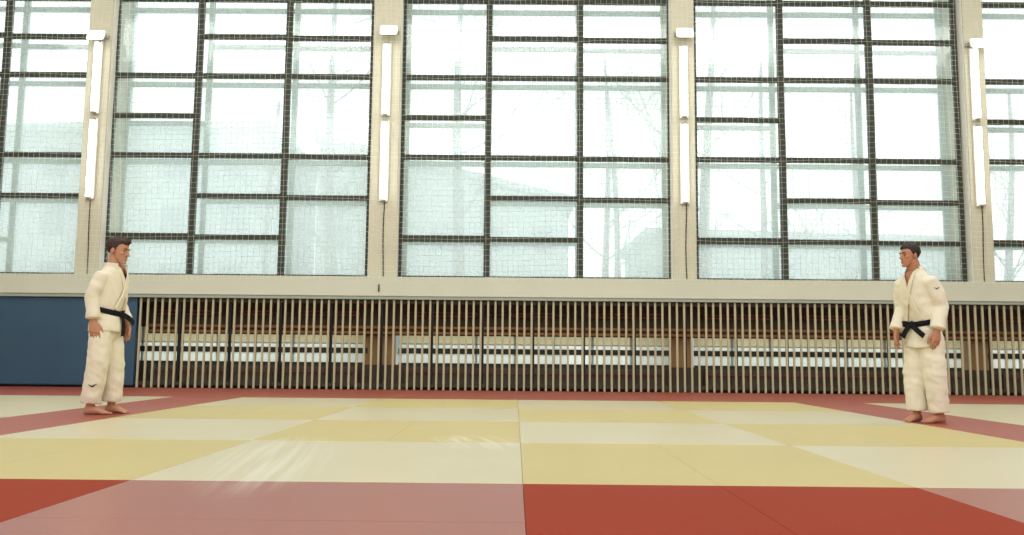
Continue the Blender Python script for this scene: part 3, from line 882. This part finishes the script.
PL_ = dict(lean=.045, sh_z=1.495, head_z=1.705, head_dy=-.015, head_yaw=.0, head_pitch=.17, head_s=1.16, hem=.85, belt_z=1.07, vneck=1.33,
           seed=2.3, quiff=1.25, knot_x=.0, tails=[(.015, -.01, -.23), (.20, -.02, -.09)],
           sh_y=.025, armR=dict(elbow=(-.19, .045, 1.20), wrist=(-.215, .015, .955), d=(.06, -.16, -1), n=(.95, .35, 0), t=(.3, -1, -.1), cuff=.02, s=1.28, curl=.25),
           armL=dict(elbow=(.215, .03, 1.20), wrist=(.19, -.11, .96), d=(-.05, -.12, -1), n=(-.9, .45, 0), t=(-.4, -1, -.1), cuff=.02, s=1.28, curl=.3),
           footR=(-.105, .055, .15, .115), footL=(.115, -.04, -.10, .125))
body_l, jacket_l, trousers_l, jb_l, tb_l = person((-4.335, 8.87, 0), math.radians(84), PL_, (M['skin'], M['gi'], M['hair_brown']),
       'man on the left facing right, brown hair, white judo uniform and black belt')
PR_ = dict(lean=.085, sh_z=1.505, head_z=1.712, head_dy=-.045, head_yaw=-.25, head_pitch=.05, head_s=1.02, hem=.76, belt_z=1.03, vneck=1.34,
           seed=8.1, quiff=.35, knot_x=-.01, tails=[(.16, -.02, -.12), (-.10, -.01, -.13)],
           sh_x=.172, armL=dict(elbow=(.20, .0, 1.18), wrist=(.21, -.07, .93), d=(-.04, -.15, -1), n=(-.95, .3, 0), t=(-.3, -1, -.1), cuff=.015, s=1.2),
           armR=dict(elbow=(-.20, -.05, 1.18), wrist=(-.20, -.16, .93), d=(.05, -.12, -1), n=(.95, .3, 0), t=(.3, -1, -.1), cuff=.015, s=1.2),
           footL=(.105, .05, -.12, .11), footR=(-.105, -.02, .12, .115))
body_r, jacket_r, trousers_r, jb_r, tb_r = person((4.19, 8.80, 0), math.radians(-64), PR_, (M['skin_b'], M['gi_b'], M['hair_black']),
       'man on the right facing left, black hair, white judo uniform and black belt')
def stitch(parent, bvh, target, side, scale):
    d = Vector(side).normalized(); t = Vector(target)
    h = bvh.ray_cast(t + d * .7, -d)
    if h[0]: place_emblem(parent, h[0] + d * .004, (d + h[1]).normalized() if h[1].dot(d) > 0 else d, scale, M['emblem'])
stitch(trousers_l, tb_l, (-.10, .05, .30), (-.86, -.5, 0), .85)
stitch(jacket_r, jb_r, (.185, -.04, 1.36), (.75, -.66, 0), .55)

# ------------------------------------------------------------------ light
SKY_BACK, SKY_SUN = 1.25, 2.1
w = bpy.data.worlds.new('overcast sky'); sc.world = w; w.use_nodes = True
wn = w.node_tree; bg = wn.nodes['Background']; bg.inputs['Color'].default_value = (1.0, 1.0, .975, 1)
# overcast sky, much brighter on the sun's side (beyond the tall windows)
_tc = wn.nodes.new('ShaderNodeTexCoord'); _dp = wn.nodes.new('ShaderNodeVectorMath'); _dp.operation = 'DOT_PRODUCT'
_dp.inputs[1].default_value = (0, .95, .31)
wn.links.new(_tc.outputs['Generated'], _dp.inputs[0])
_mr = wn.nodes.new('ShaderNodeMapRange'); _mr.interpolation_type = 'SMOOTHSTEP'
_mr.inputs['From Min'].default_value = -.2; _mr.inputs['From Max'].default_value = .7
_mr.inputs['To Min'].default_value = SKY_BACK; _mr.inputs['To Max'].default_value = SKY_SUN
wn.links.new(_dp.outputs['Value'], _mr.inputs['Value']); wn.links.new(_mr.outputs[0], bg.inputs['Strength'])
def area(name, loc, rot, sx, sy_, power, color):
    l = bpy.data.lights.new(name, 'AREA'); l.shape = 'RECTANGLE'; l.size = sx; l.size_y = sy_; l.energy = power; l.color = color
    o = bpy.data.objects.new(name, l); COL.objects.link(o); o.location = loc; o.rotation_euler = rot
    return o
area('added_fill_front', (0, 2.5, 8.8), (math.radians(40), 0, 0), 22, 3, 850, (1, 1, .96))  # unseen fill light added to brighten the hall from the camera side
area('added_fill_by_windows', (0, 10.5, 8.85), (math.radians(24), 0, 0), 24, 2, 1150, (1, 1, .96))  # second added fill, brightens the far mats and the window wall

sc.view_settings.view_transform = 'Standard'
sc.view_settings.look = 'None'
sc.view_settings.exposure = 0
sc.view_settings.gamma = 1
sc.view_settings.use_curve_mapping = False
cy_ = sc.cycles
cy_.use_denoising = True
cy_.max_bounces = 8; cy_.transparent_max_bounces = 24; cy_.diffuse_bounces = 4
cy_.caustics_reflective = False; cy_.caustics_refractive = False
